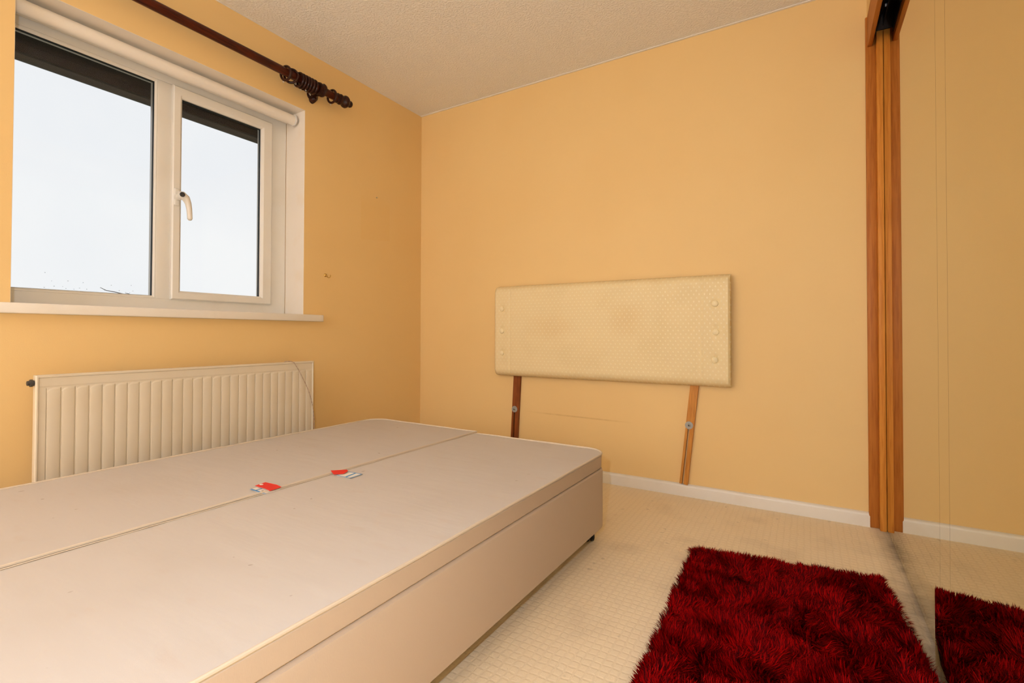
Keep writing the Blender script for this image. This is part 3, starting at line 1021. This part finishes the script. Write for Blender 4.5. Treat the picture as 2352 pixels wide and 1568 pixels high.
def strut(xt, xb, zt, zb, w, zslot, mat, label, wz):
    """slotted strut; centre line from (xt, zt) to (xb, zb); slot open at the foot"""
    y0, y1 = -0.0195, -0.003
    if zb < 0.07:
        y0, y1 = -0.0195, -0.0015
    ax = Vector((xb - xt, 0, zb - zt)).normalized()
    sd = Vector((ax.z, 0, -ax.x)) * -1
    T, B = Vector((xt, y0, zt)), Vector((xb, y0, zb))
    s0 = T + ax * ((zt - zslot) / -ax.z)
    hw, sw = w / 2, w * 0.11
    off = -w * 0.10
    pts = [T - sd * hw, T + sd * hw, B + sd * hw, B + sd * (off + sw), s0 + sd * (off + sw)]
    for k in range(1, 8):
        a = math.pi * k / 8
        pts.append(s0 + sd * (off + sw * math.cos(a)) - ax * (sw * math.sin(a)))
    pts += [s0 + sd * (off - sw), B + sd * (off - sw), B - sd * hw]
    st_ = obj('strut', add_prism(nb(), pts, (0, y1 - y0, 0)), mat, HB, smooth=False)
    st_['label'] = label
    wc = T + ax * ((zt - wz) / -ax.z) + sd * off
    e = nb()
    add_lathe(e, (wc.x, y0, wc.z), (0, -1, 0), [(0, 0.0195), (0.002, 0.0195), (0.0022, 0.008), (0.006, 0.007), (0.0075, 0.004), (0.0076, 0.0)], 24)
    obj('washer', e, M_ZINC, st_)
    e = nb()
    add_lathe(e, (wc.x, y0 - 0.0072, wc.z), (0, -1, 0), [(0, 0.0042), (0.001, 0.004)], 6)
    obj('bolt_head', e, M_BLACK, st_)


strut(0.797, 0.768, 0.60, 0.0625, 0.046, 0.35, M_LEG_L, 'dark slotted wooden strut', 0.362)
strut(1.8345, 1.7765, 0.60, 0.0625, 0.040, 0.35, M_LEG_R, 'light brown slotted wooden strut', 0.363)

# ------------------------------------------------------------------ sliding mirror wardrobe
WR = thing('mirror_wardrobe', 'fitted wardrobe front with sliding mirror doors and wooden surround', 'wardrobe', (2.6, -0.85, 0.0))
b = nb()
add_box(b, 2.541, 2.577, -0.014, -0.0005, 0.0, 2.200, 0.003, 2)
jb = obj('jamb', b, M_PINE_DARK, WR)
b = nb()
add_box(b, 2.5765, XR - 0.0004, -0.044, -0.0005, 0.0, 2.112, 0.003, 2)
obj('jamb_lip', b, M_PINE, WR)
obj('fascia', add_box(nb(), XW, XW + 0.0165, YE, -0.0145, 2.066, 2.200, 0.0015), M_PINE_Y, WR)
b = nb()
add_box(b, XW + 0.0167, 2.70, YE, -0.001, 2.178, 2.194)
add_box(b, 2.566, 2.5685, YE, -0.046, 2.092, 2.178)
add_box(b, 2.598, 2.600, YE, -0.046, 2.128, 2.178)
add_box(b, 2.640, 2.643, YE, -0.001, 2.092, 2.178)
obj('top_track', b, M_TRACK, WR, smooth=False)
obj('track_shade_sheet', add_box(nb(), XW + 0.0168, 2.64, -0.046, -0.0446, 2.1125, 2.178), M_VOID, WR, smooth=False)  # added dark sheet standing in for shade in the track gap
for yy in (-0.16, -0.80):
    b = nb()
    add_lathe(b, (2.5935, yy, 2.150), (1, 0, 0), [(0, 0.005), (0.001, 0.006), (0.004, 0.006), (0.0045, 0.004)], 18)
    obj('roller', b, M_PLASTIC, WR)
b = nb()
add_box(b, 2.625, 2.640, YE, -0.02, 0.0, 0.006)
obj('floor_track', b, M_TRACK, WR, smooth=False)
# rear door, next to the headboard wall
dr = obj('sliding_door', add_box(nb(), XR + 0.0042, XR + 0.016, -1.10, -0.002, 0.010, 2.120), M_VOID, WR, smooth=False)
obj('mirror_pane', add_box(nb(), XR, XR + 0.004, -1.095, -0.003, 0.008, 2.115), M_MIRROR, dr, smooth=False)
# front door: a plain pane and two narrow border strips
YD = -1.030
df = obj('sliding_door', add_box(nb(), XF + 0.0042, XF + 0.014, YE + 0.004, YD + 0.002, 0.010, 2.120), M_VOID, WR, smooth=False)
obj('mirror_pane', add_box(nb(), XF, XF + 0.004, YD - 0.060, YD, 0.008, 2.115), M_MIRROR, df, smooth=False)
obj('mirror_pane', add_box(nb(), XF, XF + 0.004, YD - 0.155, YD - 0.0612, 0.008, 2.115), M_MIRROR, df, smooth=False)
obj('mirror_pane', add_box(nb(), XF, XF + 0.004, YE + 0.005, YD - 0.1562, 0.008, 2.115), M_MIRROR, df, smooth=False)
b = nb()
add_box(b, XW, 2.66, YE - 0.018, YE, 0.0, 2.2, 0.003)
obj('jamb', b, M_PINE_DARK, WR)

# ------------------------------------------------------------------ shaggy rug
RUG = thing('shag_rug', 'dark red shaggy rug lying on the carpet by the wardrobe', 'rug', (2.24, -1.15, 0.0))
QA, QB, QC, QD = Vector((1.945, -0.690)), Vector((2.524, -0.600)), Vector((2.635, -1.66)), Vector((1.985, -1.72))
b = nb()
add_prism(b, [(p.x, p.y, 0.001) for p in (QA, QD, Vector((2.568, -1.68)), Vector((2.567, -1.00)), QB)], (0, 0, 0.008))
M_RUGBACK = Mat('red_rug_backing', srgb(70, 6, 8), 0.9).m
obj('backing', b, M_RUGBACK, RUG, smooth=False)
rs = np.random.RandomState(11)
NB = 68000
u, v = rs.rand(NB), rs.rand(NB)
qa, qb, qc, qd = (np.array((q.x, q.y)) for q in (QA, QB, QC, QD))
P = (qa * (1 - u)[:, None] + qb * u[:, None]) * (1 - v)[:, None] + (qd * (1 - u)[:, None] + qc * u[:, None]) * v[:, None]


keep = P[:, 0] < 2.570
P, u, v = P[keep], u[keep], v[keep]
NB = len(P)


def vnoise(p, s, seed):
    r2 = np.random.RandomState(seed)
    tab = r2.rand(64, 64)
    q = p * s
    i = np.floor(q).astype(int)
    f = q - i
    f = f * f * (3 - 2 * f)
    g = lambda a, c: tab[a % 64, c % 64]
    return (g(i[:, 0], i[:, 1]) * (1 - f[:, 0]) + g(i[:, 0] + 1, i[:, 1]) * f[:, 0]) * (1 - f[:, 1]) + \
           (g(i[:, 0], i[:, 1] + 1) * (1 - f[:, 0]) + g(i[:, 0] + 1, i[:, 1] + 1) * f[:, 0]) * f[:, 1]


ang = 2 * np.pi * (vnoise(P, 9.0, 1) + 0.5 * vnoise(P, 26.0, 2)) * 1.6 + rs.normal(0, 0.45, NB)
lean = np.clip(0.35 + 0.75 * vnoise(P, 16.0, 3) + rs.normal(0, 0.18, NB), 0.1, 1.35)
ln = 0.034 + 0.012 * rs.rand(NB) + 0.008 * vnoise(P, 12.0, 4)
dirv = np.stack([np.cos(ang), np.sin(ang)], 1)
# the pile hangs outwards at the edges
edge = np.minimum.reduce([u * 0.58, (1 - u) * 0.58, v * 1.05, (1 - v) * 1.05])
outw = np.zeros((NB, 2))
for cond, vec in ((u * 0.58 == edge, (-1, 0.0)), ((1 - u) * 0.58 == edge, (1, 0.0)), (v * 1.05 == edge, (0.0, 1)), ((1 - v) * 1.05 == edge, (0.0, -1))):
    outw[cond] = vec
w_ = np.clip(1 - edge / 0.02, 0, 1)[:, None]
dirv = dirv * (1 - 0.85 * w_) + outw * 0.85 * w_
ln = ln * (1 - 0.35 * w_[:, 0])
wid = 0.0011 + 0.0009 * rs.rand(NB)
side = np.stack([-dirv[:, 1], dirv[:, 0]], 1)
side /= (np.linalg.norm(side, axis=1, keepdims=True) + 1e-6)
base3 = np.concatenate([P, np.full((NB, 1), 0.008)], 1)
hor1 = np.sin(lean * 0.5) * ln * 0.5
up1 = np.cos(lean * 0.5) * ln * 0.5
hor2 = hor1 + np.sin(np.clip(lean * 1.35, 0, 1.5)) * ln * 0.5
up2 = up1 + np.cos(np.clip(lean * 1.35, 0, 1.5)) * ln * 0.5
s3 = np.concatenate([side, np.zeros((NB, 1))], 1)
mid3 = base3 + np.concatenate([dirv * hor1[:, None], up1[:, None]], 1)
tip3 = base3 + np.concatenate([dirv * hor2[:, None], up2[:, None]], 1)
V = np.empty((NB, 5, 3))
V[:, 0] = base3 - s3 * wid[:, None] * 0.8
V[:, 1] = base3 + s3 * wid[:, None] * 0.8
V[:, 2] = mid3 - s3 * wid[:, None]
V[:, 3] = mid3 + s3 * wid[:, None]
V[:, 4] = tip3
V[:, :, 0] = np.minimum(V[:, :, 0], XF - 0.003)
V = V.reshape(-1, 3)
rl = np.array(RUG.location)
V = V - rl
i0 = np.arange(NB)[:, None] * 5
tris = np.concatenate([i0 + [0, 1, 3], i0 + [0, 3, 2], i0 + [2, 3, 4]], 1).reshape(-1)
me = bpy.data.meshes.new('pile')
me.vertices.add(len(V))
me.vertices.foreach_set('co', V.reshape(-1))
me.loops.add(len(tris))
me.loops.foreach_set('vertex_index', tris.astype(np.int32))
me.polygons.add(len(tris) // 3)
me.polygons.foreach_set('loop_start', np.arange(0, len(tris), 3, dtype=np.int32))
me.polygons.foreach_set('loop_total', np.full(len(tris) // 3, 3, dtype=np.int32))
at = me.attributes.new('fibre', 'FLOAT', 'POINT')
fib = np.repeat(np.clip(rs.rand(NB) * 0.75 + 0.25 * vnoise(P, 20.0, 6), 0, 1), 5)
at.data.foreach_set('value', fib.astype(np.float32))
me.update()
me.validate()
rm = Mat('red_shag_fibre', srgb(160, 2, 3), 0.6, spec=0.04)
an = rm.n.new('ShaderNodeAttribute')
an.attribute_name = 'fibre'
rm.tint(rm.ramp(an.outputs['Fac'], 0.25, 0.75, 1.0, 0.0), srgb(66, 0, 3), 1.0)
me.materials.append(rm.m)
pile = bpy.data.objects.new('pile', me)
COL.objects.link(pile)
pile.parent = RUG
pile['kind'] = 'stuff'
pile['label'] = 'long dark red shaggy pile'
